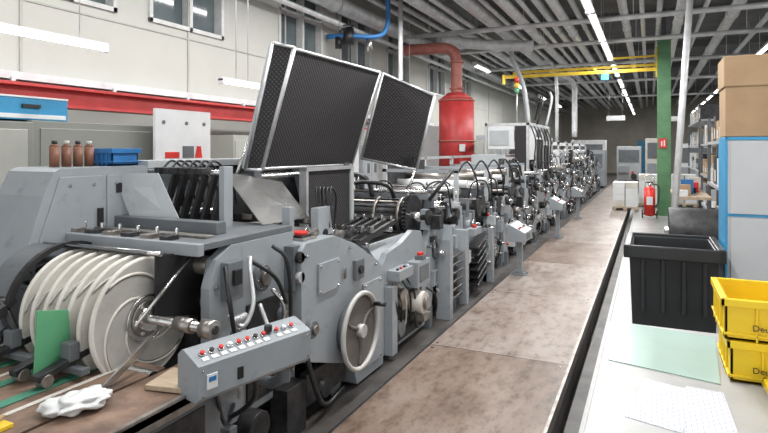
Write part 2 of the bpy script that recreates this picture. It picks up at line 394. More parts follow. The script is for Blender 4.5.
b.prism(arc(.31,.335,30,168),'X',-2.76,-2.73,'black')
b.prism(arc(.31,.32,95,160),'X',-2.95,-2.76,'grey2')
b.slab([(-2.14,2.01,.90),(-2.14,2.46,.80),(-2.14,2.46,1.17),(-2.14,2.01,1.19)],.012,'black')
b.cyl((-2.11,1.86,.90),(-2.11,2.24,1.19),.009,'steel',8)
b.box((-2.05,1.76,.77),(.012,.32,.03),'steel',(28,0,0))
b.cyl((-2.12,2.02,1.2),(-2.8,2.02,1.2),.012,'steel',8)
b.slab([(-2.9,2.08,1.17),(-2.2,2.08,1.17),(-2.2,2.0,1.20),(-2.9,1.96,1.21)],.008,'grey2')
fin(b,0)

# --- side frame with hoses
b=part('delivery_side_frame')
prof=[(2.22,.25),(2.22,1.0),(2.27,1.14),(2.38,1.2),(2.92,1.2),(2.98,1.1),(2.98,.25)]
for x0 in(-2.06,-3.2): b.prism(prof,'X',x0,x0+.06,'grey')
b.bx(-3.2,-2.0,2.15,2.95,1.20,1.235,'grey2')
b.bx(-3.2,-1.98,2.12,2.16,1.18,1.24,'grey')
b.bx(-3.2,-2.1,2.3,2.36,1.235,1.25,'worn'); b.bx(-3.0,-2.15,2.44,2.52,1.235,1.30,'grey2')
for i in range(6): b.box((-2.95+.14*i,2.2,1.245),(.05,.09,.03),'dark' if i%2 else 'worn'); b.cyl((-2.95+.14*i,2.25,1.23),(-2.95+.14*i,2.25,1.29),.01,'steel',8)
for y,z,r in[(2.62,.98,.075),(2.42,.72,.05),(2.82,.72,.055),(2.62,.55,.06)]:
    b.cyl((-2.0,y,z),(-1.965,y,z),r,'grey2',28); b.cyl((-1.965,y,z),(-1.94,y,z),r*.55,'worn',20)
    for j in range(6):
        a=j*math.pi/3; b.cyl((-1.965,y+r*.78*math.cos(a),z+r*.78*math.sin(a)),(-1.957,y+r*.78*math.cos(a),z+r*.78*math.sin(a)),.007,'steel',6)
b.bx(-2.0,-1.95,2.3,2.42,.92,1.12,'grey2'); b.bx(-1.95,-1.93,2.33,2.39,1.0,1.08,'black')
b.bx(-2.0,-1.93,2.86,2.95,.85,1.12,'grey2')
b.bx(-2.0,-1.985,2.5,2.8,.3,.85,'dark'); b.bx(-2.0,-1.97,2.28,2.5,.5,.62,'dark')
b.cyl((-1.93,2.905,1.05),(-1.9,2.905,1.05),.035,'black',20); b.cyl((-1.93,2.905,.93),(-1.9,2.905,.93),.035,'alu',20)
for k,pts in[('alu',[(-1.95,2.3,.86),(-1.88,2.33,.8),(-1.87,2.4,.9),(-1.93,2.45,1.05),(-1.97,2.5,1.12)]),('alu',[(-1.95,2.38,.66),(-1.86,2.42,.6),(-1.86,2.52,.7),(-1.95,2.56,.85)]),('black',[(-1.95,2.5,.5),(-1.85,2.6,.42),(-1.87,2.75,.5),(-1.95,2.85,.65)]),('cream',[(-1.96,2.25,.75),(-1.88,2.25,.6),(-1.88,2.3,.5),(-1.96,2.4,.4)]),('steel',[(-1.97,2.7,.9),(-1.9,2.72,.8),(-1.92,2.7,.6),(-1.97,2.65,.4)]),('black',[(-1.97,2.5,1.1),(-1.88,2.6,1.0),(-1.88,2.7,.85),(-1.95,2.8,.8)]),('black',[(-1.97,2.3,1.1),(-1.9,2.25,.95),(-1.9,2.3,.75),(-1.97,2.45,.7)]),('black',[(-1.97,2.7,1.15),(-1.9,2.75,1.05),(-1.9,2.78,.7),(-1.96,2.75,.45)])]:
    b.tube(pts,.012,k,10)
for j in range(9): b.cyl((-1.9,2.27+.012*j,.84),(-1.9,2.28+.012*j,.84),.02,'alu',10)
for y in(2.26,2.94):
    for z in(.35,.55,.8,1.0): b.cyl((-2.0,y,z),(-1.985,y,z),.013,'steel',6)
b.bx(-3.1,-2.1,2.25,2.95,.1,.8,'dark')
for z,y,r in[(1.1,2.3,.05),(1.1,2.45,.045),(1.08,2.6,.06),(.9,2.35,.05)]: b.cyl((-3.15,y,z),(-2.06,y,z),r,'worn',20)
b.bx(-2.02,-1.9,2.25,2.31,0,.3,'grey2'); b.bx(-2.02,-1.9,2.75,2.95,0,.3,'dark')
b.cyl((-2.1,2.5,.2),(-1.9,2.5,.2),.09,'dark',24)
fin(b)

# --- swivel operator panel
p0=Vector((-1.615,1.73,.84)); p1=Vector((-1.47,2.32,.84))
u=(p1-p0).normalized(); nrm=Vector((u.y,-u.x,0))
b=part('operator_control_panel')
def bp(a,n,z): return p0+u*a+nrm*n+Vector((0,0,z))
L=.61
sec=[(0,0),(0,-.13),(-.02,-.15),(-.13,-.15),(-.15,-.13),(-.15,.02),(-.12,.045),(-.105,.045)]
vs=[bp(0,n,z) for n,z in sec]+[bp(L,n,z) for n,z in sec]; n_=len(sec)
b.add(vs,[(i,(i+1)%n_,n_+(i+1)%n_,n_+i) for i in range(n_)]+[tuple(range(n_)),tuple(range(2*n_-1,n_-1,-1))],'grey')
for i in range(11):
    a=.05+i*.045+(.03 if i>7 else 0); base=bp(a,-.055,.024); up=(Vector((0,0,1))+nrm*.42).normalized()
    b.cyl(base-up*.004,base+up*.008,.013,'steel',14); b.cyl(base+up*.008,base+up*.018,.010,['red','black','red','white','red','red','black','red','red','white','red'][i],14)
for i in range(11):
    a=.05+i*.045+(.03 if i>7 else 0); base=bp(a,-.028,.013); up=(Vector((0,0,1))+nrm*.42).normalized()
    b.box(base+up*.001,(.022,.03,.003),'white',(0,22,-14))
b.cyl(bp(.40,-.06,.03),bp(.40,-.06,.06),.018,'black',16)
b.box(bp(.06,.004,-.07),(.006,.05,.06),'white',(0,0,-14)); b.box(bp(.06,.006,-.06),(.006,.035,.02),'blue',(0,0,-14)); b.box(bp(.2,.002,-.08),(.006,.03,.05),'black',(0,0,-14))
for a in(.02,.59):
    for z in(-.02,-.12): b.cyl(bp(a,0,z),bp(a,.006,z),.006,'steel',8)
b.cyl(bp(.52,-.09,-.14),bp(.52,-.09,-.24),.03,'grey2',16)
b.tube([bp(.52,-.09,-.22),bp(.56,-.25,-.3),(-2.0,2.5,.5)],.028,'grey2',12)
b.tube([bp(.35,-.1,-.14),bp(.4,-.16,-.3),(-1.85,2.2,.4),(-2.0,2.4,.35)],.012,'black',8)
b.tube([bp(.15,-.1,-.14),bp(.2,-.16,-.24),(-1.8,2.1,.42),(-2.0,2.4,.3)],.01,'black',8)
fin(b)

# --- main gear housing with handwheel
b=part('gear_housing')
prof=[(2.9,.42),(2.9,1.09),(2.95,1.13),(3.3,1.13),(3.6,1.03),(3.98,.84),(4.06,.76),(4.06,.02),(3.62,.02),(3.55,.2),(3.3,.28)]
b.prism(prof,'X',-2.45,-1.9,'grey')
b.prism(prof,'X',-3.2,-3.14,'grey')
b.prism([(3.08,.78),(3.08,.98),(3.34,.98),(3.34,.78)],'X',-1.9,-1.885,'grey')
b.prism([(3.7,.1),(3.7,.72),(4.0,.72),(4.0,.1)],'X',-1.9,-1.888,'grey')
b.bx(-1.888,-1.88,3.4,3.43,.82,.9,'worn')
for y,z in[(3.1,.8),(3.32,.8),(3.1,.96),(3.32,.96),(3.72,.12),(3.98,.12),(3.72,.7),(3.98,.7),(2.94,1.05),(2.94,.5),(3.5,1.02),(3.9,.83)]: b.cyl((-1.9,y,z),(-1.876,y,z),.009,'steel',8)
b.cyl((-1.9,2.98,.6),(-1.86,2.98,.6),.055,'grey2',24); b.cyl((-1.86,2.98,.6),(-1.84,2.98,.6),.03,'worn',18)
b.bx(-1.9,-1.87,3.55,3.68,.78,.92,'grey2'); b.cyl((-1.87,3.61,.85),(-1.85,3.61,.85),.03,'black',16)
b.bx(-2.3,-1.95,3.0,3.16,1.13,1.145,'worn')
b.bx(-2.08,-1.98,3.02,3.14,1.14,1.16,'black'); b.cyl((-2.03,3.08,1.16),(-2.03,3.08,1.18),.05,'red',24)
b.bx(-2.4,-2.0,3.2,3.26,1.13,1.15,'worn')
b.bx(-3.14,-2.45,2.95,4.2,.05,.75,'dark')
b.bx(-1.98,-1.93,3.0,3.5,.1,.3,'dark'); b.cyl((-2.4,3.2,.15),(-1.9,3.2,.15),.06,'dark',20); b.cyl((-2.4,3.4,.1),(-1.95,3.4,.1),.08,'grey2',20)
b.tube([(-1.9,2.95,.45),(-1.85,3.0,.2),(-1.9,3.2,.05),(-1.95,3.5,.04)],.016,'black',8)
fin(b,.012)
b=part('handwheel')
hy,hz,hx=3.49,.456,-1.80
b.torus((hx,hy,hz),'X',.255,.017,'wheel',56,12)
b.cyl((hx-.1,hy,hz),(hx+.02,hy,hz),.03,'steel',20); b.cyl((hx-.03,hy,hz),(hx+.025,hy,hz),.045,'wheel',24)
b.cyl((hx-.028,hy,hz),(hx-.016,hy,hz),.246,'wheeld',56)
for j in range(3):
    a=j*2*math.pi/3+.5; b.tube([(hx-.008,hy+.04*math.cos(a),hz+.04*math.sin(a)),(hx-.014,hy+.15*math.cos(a+.12),hz+.15*math.sin(a+.12)),(hx-.008,hy+.24*math.cos(a),hz+.24*math.sin(a))],.012,'wheeld',10)
b.cyl((hx,hy+.2,hz+.14),(hx+.09,hy+.2,hz+.14),.016,'black',14)
b.cyl((hx-.1,hy,hz),(hx-.055,hy,hz),.17,'grey2',36)
fin(b,0)

# --- sloping sheet-metal hood (rear, left)
b=part('feeder_side_hood')
b.prism([(1.86,1.02),(2.0,1.45),(2.06,1.58),(2.1,1.6),(2.68,1.6),(2.7,1.58),(2.74,1.05),(2.5,1.0)],'X',-3.35,-2.95,'grey')
b.prism([(1.92,1.06),(2.09,1.55),(2.36,1.55),(2.36,1.06)],'X',-2.95,-2.942,'grey'); b.prism([(2.39,1.06),(2.39,1.55),(2.64,1.55),(2.66,1.08)],'X',-2.95,-2.942,'grey')
for y,z in[(2.0,1.1),(2.3,1.5),(2.15,1.5),(2.45,1.5),(2.6,1.12)]: b.cyl((-2.942,y,z),(-2.935,y,z),.01,'steel',8)
b.bx(-2.94,-2.92,2.32,2.35,1.25,1.36,'black'); b.bx(-2.942,-2.936,2.45,2.55,1.44,1.5,'black')
b.bx(-3.35,-2.95,1.9,2.7,.0,1.03,'grey2')
fin(b,.012)

# --- infeed guide plates
b=part('infeed_guide_plates')
b.slab([(-2.15,2.85,1.24),(-2.2,3.45,1.22),(-2.5,3.55,1.46),(-2.5,2.9,1.56)],.008,'steel')
b.slab([(-2.85,2.5,1.24),(-2.5,2.55,1.24),(-2.7,2.55,1.56),(-3.0,2.48,1.56)],.008,'grey3')
for i in range(6):
    x=-2.82+.07*i; b.box((x,2.76+.015*i,1.40),(.022,.05,.38),'black',(-22,0,0)); b.box((x,2.70,1.57),(.04,.1,.04),'dark'); b.cyl((x,2.86,1.25),(x+.03,2.86,1.25),.045,'black',16)
    b.tube([(x,2.70,1.58),(x+.01,2.78,1.63),(x+.03,2.9,1.52),(x+.03,2.96,1.35)],.008,'black',6)
b.cyl((-3.2,2.74,1.56),(-2.35,2.74,1.56),.018,'steel',14); b.cyl((-3.2,3.0,1.28),(-2.6,3.0,1.28),.03,'steel',14)
b.bx(-2.36,-2.32,2.70,2.78,1.22,1.6,'grey')
b.bx(-3.2,-3.12,2.75,4.9,1.1,1.62,'grey'); b.bx(-3.2,-3.0,2.75,4.9,1.58,1.63,'grey3')
b.slab([(-2.95,3.1,1.16),(-2.95,4.6,1.05),(-3.1,4.6,1.6),(-3.1,3.1,1.6)],.01,'dark')
for i in range(6):
    y=3.2+.12*i; b.cyl((-3.1,y,1.16-.02*i),(-2.05,y,1.16-.02*i),.03,['steel','worn','dark'][i%3],14)
for i in range(9): b.box((-2.2-.09*i,3.6,1.17),(.03,.4,.04),'dark' if i%2 else 'worn',(-10,0,0))
b.bx(-2.12,-2.06,3.35,3.55,1.1,1.3,'grey'); b.bx(-2.10,-2.04,2.98,3.03,1.12,1.34,'grey')
for i in range(5): b.tube([(-2.3+.04*i,3.7,1.1),(-2.25+.04*i,3.65,1.35),(-2.2+.03*i,3.55,1.42),(-2.15+.03*i,3.5,1.15)],.009,'black',6)
b.bx(-2.7,-2.6,4.1,4.5,.85,.95,'dark')
fin(b,.003)
b=part('foam_side_guard')
b.slab([(-2.45,3.80,.98),(-2.45,4.52,.90),(-2.45,4.52,1.53),(-2.45,3.80,1.53)],.03,'foam','grey')
b.bx(-2.50,-2.43,4.52,4.57,.88,1.56,'grey3'); b.bx(-2.50,-2.43,3.78,3.81,.95,1.56,'alu')
b.bx(-2.49,-2.43,3.78,4.57,1.53,1.56,'alu')
b.bx(-3.1,-2.50,4.54,4.57,1.0,1.55,'grey')
fin(b,.003)

# --- raised lid
b=part('raised_acoustic_lid')
A=Vector((-2.60,3.25,1.56)); Bq=Vector((-2.60,4.84,1.56)); C=Vector((-2.30,4.84,2.43)); D=Vector((-2.36,3.25,2.44))
b.slab([A,Bq,C,D],.035,'foam','grey3')
def strip(p,q,w=.03,k='alu'):
    b.tube([p,q],w*.5,k,4,smooth=False)
E=Vector((-2.20,3.27,2.40)); F=Vector((-2.47,3.27,1.56))
b.slab([A,F,E,D],.02,'foamy','grey3')
for p,q in[(A,Bq),(Bq,C),(C,D),(D,A),(F,E),(A,F),(D,E)]: strip(p,q)
G=Vector((-1.76,4.86,2.19)); H=Vector((-1.93,4.84,1.52))
C2=Vector((-2.27,4.85,2.42)); B2=Vector((-2.5,4.85,1.62))
b.slab([B2,H,G,C2],.03,'foamy','grey3')
for p,q in[(B2,H),(H,G),(G,C2),(C2,B2)]: strip(p,q)
b.cyl((-2.62,3.4,1.5),(-2.62,4.8,1.5),.02,'steel',12)
for y in(3.35,4.7):
    b.box((-2.6,y,1.53),(.06,.08,.1),'grey2'); b.tube([(-2.9,y,1.2),(-2.66,y,1.75)],.013,'steel',8,smooth=False)
    b.tube([(-2.95,y,1.12),(-2.8,y,1.43)],.02,'black',8,smooth=False)
b.box((-2.0,4.80,1.62),(.1,.02,.04),'black')
fin(b,0)

# --- section 2
b=part('scoring_section')
prof=[(4.1,.05),(4.1,.78),(4.2,.86),(4.5,.90),(4.75,.98),(4.95,.95),(5.05,.8),(5.05,.05)]
for x0 in(-1.98,-3.2): b.prism(prof,'X',x0,x0+.05,'grey')
b.bx(-3.1,-2.1,4.1,5.1,.05,.7,'dark')
for i in range(12):
    x=-3.0+.088*i; b.box((x,4.2,1.02),(.03,.75,.045),'black',(8,0,0)); b.box((x,3.85,.98),(.045,.06,.07),'dark'); b.cyl((x,4.5,1.09),(x,4.5,1.13),.014,'steel',8); b.box((x,4.1,1.06),(.04,.06,.05),'steel')
b.cyl((-3.1,4.0,.95),(-2.0,4.0,.95),.022,'steel'); b.cyl((-3.1,4.45,1.02),(-2.0,4.45,1.02),.022,'steel')
b.slab([(-1.93,4.15,.72),(-1.93,4.95,.72),(-2.1,4.95,.92),(-2.1,4.15,.92)],.02,'grey')
b.bx(-1.93,-1.82,4.2,4.5,.64,.72,'grey'); b.bx(-1.93,-1.82,4.6,4.9,.5,.72,'grey'); b.bx(-1.82,-1.815,4.64,4.86,.54,.68,'grey2')
for y in(4.25,4.32,4.39,4.46): b.cyl((-1.86,y,.72),(-1.86,y,.735),.012,random.choice(['red','black','white']),10)
b.bx(-1.9,-1.82,4.72,4.80,.72,.76,'grey2'); b.cyl((-1.86,4.76,.76),(-1.86,4.76,.785),.03,'red',18)
b.cyl((-1.93,4.72,.35),(-1.8,4.72,.35),.10,'cream',28); b.cyl((-1.8,4.72,.35),(-1.77,4.72,.35),.06,'worn',24); b.bx(-1.93,-1.78,4.64,4.8,.2,.26,'worn')
b.cyl((-1.93,4.4,.45),(-1.86,4.4,.45),.09,'worn',28); b.cyl((-1.93,4.4,.2),(-1.88,4.4,.2),.07,'grey2',28)
b.bx(-1.93,-1.92,4.3,4.95,.08,.5,'dark')
b.torus((-1.86,4.72,.22),'X',.09,.012,'black',24,6)
for i in range(6): b.tube([(-1.94,4.2+.1*i,.6),(-1.86,4.22+.1*i,.45),(-1.9,4.3+.1*i,.2),(-1.95,4.3+.08*i,.1)],.009,['black','dark','cream'][i%3],6)
b.bx(-1.93,-1.86,4.15,4.25,.05,.6,'grey')
fin(b)

def gear(b,x,y,z,r,t,k='worn',n=28):
    pts=[]
    for i in range(n*2):
        rr=r if i%2 else r*.93; a=math.pi*i/n; pts.append((y+rr*math.cos(a),z+rr*math.sin(a)))
    b.prism(pts,'X',x,x+t,k)

b=part('rotary_cutting_drum')
b.cyl((-3.1,5.15,1.05),(-2.1,5.15,1.05),.16,'dark',40)
for x in(-3.05,-2.75,-2.45,-2.2): b.cyl((x,5.15,1.05),(x+.03,5.15,1.05),.19,'worn',40)
gear(b,-2.12,5.15,1.05,.22,.04,'dark',36); b.cyl((-2.12,5.15,1.05),(-2.0,5.15,1.05),.05,'steel')
for j in range(18):
    a=2*math.pi*j/18; b.box((-2.6,5.15+.165*math.cos(a),1.05+.165*math.sin(a)),(.9,.02,.02),'worn' if j%3==0 else 'dark',(math.degrees(a),0,0))
b.tube([(-3.0,5.3,1.42),(-2.75,5.25,1.44),(-2.6,5.2,1.38),(-2.55,5.2,1.22)],.026,'black',10)
b.tube([(-2.9,5.0,1.3),(-2.6,5.0,1.38),(-2.35,5.1,1.35),(-2.3,5.2,1.2)],.02,'black',10)
b.cyl((-3.1,5.3,1.28),(-2.0,5.3,1.28),.02,'steel',12); b.cyl((-2.75,5.3,1.3),(-2.75,5.3,1.45),.05,'grey2',16)
b.bx(-3.1,-2.0,5.36,5.40,1.2,1.26,'grey')
b.tube([(-2.3,5.5,1.2),(-2.25,5.6,1.5)],.015,'steel',8,smooth=False); b.tube([(-1.98,5.3,1.2),(-1.8,5.5,1.5)],.02,'black',8,smooth=False)
fin(b,0)

# --- machine sections receding
def section(name,y0,y1,top,seed,xs=-1.95,low=.05):
    R=random.Random(seed); b=part(name); w=y1-y0
    styles=[
     [(y0,low),(y0,top*.62),(y0+w*.10,top*.80),(y0+w*.16,top),(y0+w*.42,top*1.05),(y0+w*.5,top*.9),(y0+w*.62,top*.62),(y0+w*.8,top*.58),(y0+w*.85,top*.8),(y1,top*.76),(y1,low),(y0+w*.85,low),(y0+w*.78,.35),(y0+w*.3,.35),(y0+w*.2,low)],
     [(y0,low),(y0,top*.9),(y0+w*.25,top),(y0+w*.6,top*.98),(y0+w*.7,top*.75),(y1,top*.7),(y1,low),(y1-w*.15,low),(y1-w*.25,.4),(y0+w*.25,.4),(y0+w*.15,low)],
     [(y0,low),(y0,top*.5),(y0+w*.2,top*.55),(y0+w*.3,top*.95),(y0+w*.4,top*1.02),(y0+w*.8,top*1.02),(y0+w*.88,top*.93),(y1,top*.6),(y1,low),(y1-w*.12,low),(y1-w*.2,.3),(y0+w*.2,.3),(y0+w*.12,low)]]
    prof=styles[seed%3]
    for x0 in(xs-.05,-3.2): b.prism(prof,'X',x0,x0+.05,'grey')
    b.bx(-3.15,xs-.1,y0+.05,y1-.05,.05,top*.62,'dark')
    y=y0+.1
    while y<y1-.05:
        r=R.uniform(.025,.07); z=top*R.uniform(.85,1.12)
        b.cyl((-3.15,y,z),(xs+.0,y,z),r,R.choice(['steel','worn','dark','dark']),18)
        b.bx(xs-.06,xs+.01,y-r*.8,y+r*.8,z-.12,z+r+.03,R.choice(['grey','grey2','dark']))
        if R.random()<.5: gear(b,xs+.0,y,z,r*1.7,.02,'dark')
        y+=r*2+R.uniform(.05,.13)
    for _ in range(int(w*18)):
        yy=R.uniform(y0+.06,y1-.06); zz=R.uniform(.15,top*.98); t=R.random()
        if t<.33:
            r=R.uniform(.025,.08); b.cyl((xs,yy,zz),(xs+R.uniform(.03,.09),yy,zz),r,R.choice(['worn','grey2','dark','dark','steel']),20); b.cyl((xs,yy,zz),(xs+.11,yy,zz),r*.35,'steel',12)
        elif t<.66:
            dy=R.uniform(.04,.18); dz=R.uniform(.04,.18); b.bx(xs,xs+R.uniform(.02,.10),yy-dy/2,yy+dy/2,zz-dz/2,zz+dz/2,R.choice(['grey','grey2','grey2','grey','dark','black','grey3']))
        elif t<.9:
            b.tube([(xs,yy,zz),(xs+.08,yy+.04,zz-.08),(xs+.06,yy+.1,max(.1,zz-.25)),(xs,yy+.12,max(.08,zz-.4))],.010,R.choice(['black','black','black','alu','cream']),6)
        elif t<.95:
            b.cyl((xs,yy,zz),(xs+.03,yy,zz),.018,'red',10)
        else:
            b.torus((xs+.08,yy,zz),'X',.06,.009,'black',20,6); b.cyl((xs,yy,zz),(xs+.08,yy,zz),.012,'steel',8)
    for _ in range(int(w*6)):
        yy=R.uniform(y0,y1); xx=R.uniform(-3.0,xs-.1); h=R.uniform(.06,.32)
        b.box((xx,yy,top*.95+h/2),(R.uniform(.04,.18),R.uniform(.03,.10),h),R.choice(['grey','dark','worn','grey3','grey2','black']))
        b.cyl((xx,yy,top+h),(xx,yy,top+h+R.uniform(.03,.18)),.010,'steel',8)
    for _ in range(int(w*3)):
        yy=R.uniform(y0,y1); xx=R.uniform(-2.9,xs-.2)
        b.tube([(xx,yy,top),(xx+.05,yy+.05,top+.3),(xx+.2,yy+.2,top+.32),(xx+.25,yy+.25,top)],.010,'black',6)
    b.bx(xs-.02,xs+.05,y0+.02,y0+.1,.0,.2,'grey2'); b.bx(xs-.02,xs+.05,y1-.1,y1-.02,.0,.2,'grey2')
    fin(b,0)
section('printing_section',5.08,5.95,1.02,12)
section('window_patch_section',6.0,7.3,.95,13)
section('glue_section',7.35,8.3,.95,14,xs=-2.0)
section('fold_section',8.35,9.4,1.0,15)
section('cutter_section',9.45,10.7,1.05,16); section('trimming_section',10.75,12.1,1.1,17)
section('seal_section',12.2,13.4,1.1,19); section('drying_section',13.45,14.6,1.15,18)
section('web_section',14.7,16.1,1.2,20,xs=-1.9); section('ink_section',16.2,17.5,1.15,21,xs=-1.9)
section('unwind_section',17.6,19.2,1.2,22,xs=-1.9); section('tension_section',19.3,21,1.25,23,xs=-1.9)
section('reel_section',21.1,25,1.3,24,xs=-1.9)
b=part('louvre_stack')
for i in range(6): b.box((-1.87,5.68,.2+.085*i),(.14,.34,.025),'black' if i%2 else 'dark',(0,14,0))
for i in range(6): b.box((-1.85,6.6,.2+.085*i),(.14,.45,.02),'black' if i%2 else 'dark',(15,0,0))
b.prism([(5.42,0),(5.42,.8),(5.47,.95),(5.52,.8),(5.52,0)],'X',-1.95,-1.80,'grey'); b.prism([(6.05,0),(6.0,.6),(6.05,.82),(6.14,.82),(6.14,0)],'X',-1.95,-1.82,'grey'); b.prism([(7.2,0),(7.2,.7),(7.28,.62),(7.28,0)],'X',-1.95,-1.82,'grey')
b.bx(-1.9,-1.8,6.3,6.6,.72,.80,'grey'); b.cyl((-1.85,6.45,.80),(-1.85,6.45,.83),.03,'red',14)
fin(b)
# tall guarded print tower
b=part('guard_tower')
x=-2.2
for y in(11.6,12.4,13.3,14.2):
    b.bx(x-.05,x,y,y+.06,.9,2.25,'alu'); b.bx(-3.1,-3.05,y,y+.06,.9,2.25,'alu'); b.bx(-3.1,x,y,y+.05,2.2,2.25,'alu')
b.bx(x-.05,x,11.6,14.26,2.2,2.26,'grey3'); b.bx(-3.1,-3.05,11.6,14.26,2.2,2.26,'grey3')
b.bx(-3.04,-2.5,11.61,11.64,1.72,2.19,'white'); b.bx(-3.0,-2.6,11.595,11.61,1.8,2.1,'grey3')
b.bx(-2.48,-2.26,11.61,11.64,1.2,2.19,'foamy'); b.bx(-3.04,-2.5,11.61,11.66,1.5,1.56,'alu')
b.bx(x-.04,x-.01,11.7,12.4,1.5,2.15,'white'); b.bx(x-.04,x-.01,12.46,13.3,1.05,1.95,'foam'); b.bx(x-.04,x+.005,12.4,13.3,1.93,1.97,'white'); b.bx(x-.04,x-.01,13.36,14.2,1.2,1.8,'foam')
b.bx(-3.0,-2.35,13.3,14.1,1.9,2.15,'grey2')
b.cyl((-3.0,13.6,1.5),(-2.3,13.6,1.5),.25,'worn',30)
for i in range(8): b.cyl((-3.05,11.8+.3*i,1.25+.15*(i%3)),(-2.2,11.8+.3*i,1.25+.15*(i%3)),.05,['steel','dark','worn'][i%3],14)
for i in range(6): b.tube([(-2.2,11.8+.4*i,2.2),(-2.12,11.9+.4*i,1.9),(-2.15,11.95+.4*i,1.5),(-2.1,12.0+.4*i,1.1)],.014,'black',6)
b.tube([(-2.2,12.5,2.25),(-2.1,12.6,2.7),(-2.2,13.0,2.9),(-2.4,13.4,2.4)],.02,'black',8)
b.tube([(-2.25,14.0,2.25),(-2.15,14.2,2.9),(-2.2,14.3,3.1)],.03,'grey3',8)
b.cyl((-2.45,11.65,2.25),(-2.45,11.65,2.85),.015,'alu',10)
for i,k in enumerate(['gplast','yellow','red']): b.cyl((-2.45,11.65,2.85+.11*i),(-2.45,11.65,2.95+.11*i),.045,k,18)
for i,y in enumerate((15,16.2,18,19.4,21.5,23.5)):
    b.bx(-2.3,-2.25,y,y+.06,1.1,1.9+.1*(y%2),'grey3'); b.bx(-3.05,-3.0,y,y+.06,1.1,1.9+.1*(y%2),'grey3'); b.bx(-3.05,-2.25,y,y+.06,1.85,1.92,'white')
    b.cyl((-3.0,y+.3,1.55),(-2.28,y+.3,1.55),.16,['white','steel','cream'][i%3],24)
    b.bx(-2.8,-2.2,y+.6,y+.9,1.2,1.7,['white','grey3','dark'][i%3])
b.bx(-2.3,-2.25,15,24,1.6,1.64,'grey3')
fin(b,0)
b=part('web_roller_frame')
for y in(6.6,8.0,9.3,10.6):
    b.bx(-3.1,-3.05,y,y+.05,.9,1.6,'grey3'); b.bx(-2.15,-2.10,y,y+.05,.9,1.45,'grey3'); b.bx(-3.1,-2.1,y,y+.04,1.42,1.46,'grey')
b.bx(-3.1,-3.05,6.6,10.65,1.56,1.6,'alu')
for i in range(13): b.cyl((-3.1,6.7+.31*i,1.2+.07*(i%3)),(-2.1,6.7+.31*i,1.2+.07*(i%3)),.045,['steel','white','worn'][i%3],16)
b.slab([(-3.0,6.7,1.25),(-2.2,6.7,1.25),(-2.2,8.0,1.15),(-3.0,8.0,1.15)],.005,'white')
b.bx(-2.9,-2.4,8.2,9.2,1.0,1.35,'grey2'); b.bx(-3.08,-3.06,6.7,8.0,1.25,1.55,'dark'); b.bx(-2.14,-2.12,9.35,10.5,1.05,1.4,'dark')
b.bx(-2.8,-2.35,9.6,10.2,1.3,1.62,'grey3'); b.bx(-2.35,-2.34,9.7,10.1,1.36,1.55,'black')
for i in range(5): b.tube([(-2.2,6.9+.7*i,1.4),(-2.1,7.0+.7*i,1.55),(-2.0,7.1+.7*i,1.3),(-2.0,7.15+.7*i,.9)],.013,'black',6)
fin(b,0)

def console(n,x,y,z):
    b=part(n); b.frus((x,y,0.037),(.2,.2),(.16,.16),.03,'grey2'); b.bx(x-.035,x+.035,y-.035,y+.035,.06,z-.1,'grey')
    b.prism([(x-.12,z-.12),(x+.12,z-.12),(x+.12,z+.0),(x-.08,z+.1),(x-.12,z+.1)],'Y',y-.25,y+.25,'grey')
    for i in range(6): b.cyl((x+.02,y-.2+.08*i,z+.04),(x+.04,y-.2+.08*i,z+.06),.013,['red','black','white'][i%3],10)
    b.bx(x+.12,x+.125,y-.15,y+.05,z-.09,z-.02,'grey2')
    fin(b)
console('operator_console',-1.58,7.7,.62); console('operator_console',-1.58,11.2,.7); console('operator_console',-1.58,14.5,.7)

# bag, pad, card on table
b=B('plastic_bag'); b.ball((-1.98,1.50,.737),.085,'paper',(.8,1.25,.38),.5,2.2,36,22); b.ball((-2.03,1.43,.732),.06,'paper',(1.1,1.1,.42),.35,2.0,28,16); b.done()
b=B('wooden_pad'); b.box((-1.84,1.84,.7135),(.17,.2,.022),'wood',(0,0,12)); b.done(bevel=.003)
b=B('cardboard_offcut'); b.box((-2.16,1.18,.725),(.14,.22,.006),'card',(0,0,25)); b.done()

# ---------------------------------------------------------------- left background
b=B('storage_cabinet'); b.bx(-5.1,-4.5,2.95,4.2,0,1.94,'beige'); b.bx(-4.5,-4.49,3.02,4.15,.1,1.88,'beige'); b.bx(-4.49,-4.475,3.1,3.12,.9,1.1,'black'); b.done(bevel=.008)
b=B('storage_cabinet'); b.bx(-5.1,-4.4,1.2,2.9,0,1.92,'beige'); b.bx(-4.4,-4.39,2.0,2.85,.08,1.86,'beigel'); b.bx(-4.39,-4.375,2.1,2.12,.9,1.1,'black'); b.done(bevel=.008)
b=B('blue_parts_case'); b.bx(-5.0,-4.55,2.6,3.3,1.945,2.13,'bluel'); b.bx(-4.55,-4.545,2.62,3.28,1.955,1.99,'white'); b.bx(-5.0,-4.54,2.6,3.3,2.12,2.135,'white'); b.bx(-4.55,-4.53,2.9,3.05,2.04,2.07,'black'); b.done(bevel=.006)
b=B('brown_bottle_row')
for i in range(4): 
    yy=2.18+.075*i; b.cyl((-3.12,yy,1.602),(-3.12,yy,1.72),.027,'brown',20); b.cyl((-3.12,yy,1.72),(-3.12,yy,1.735),.027,'brown',20,r2=.014); b.cyl((-3.12,yy,1.735),(-3.12,yy,1.755),.015,'cream' if i%2 else 'black',14)
b.done()
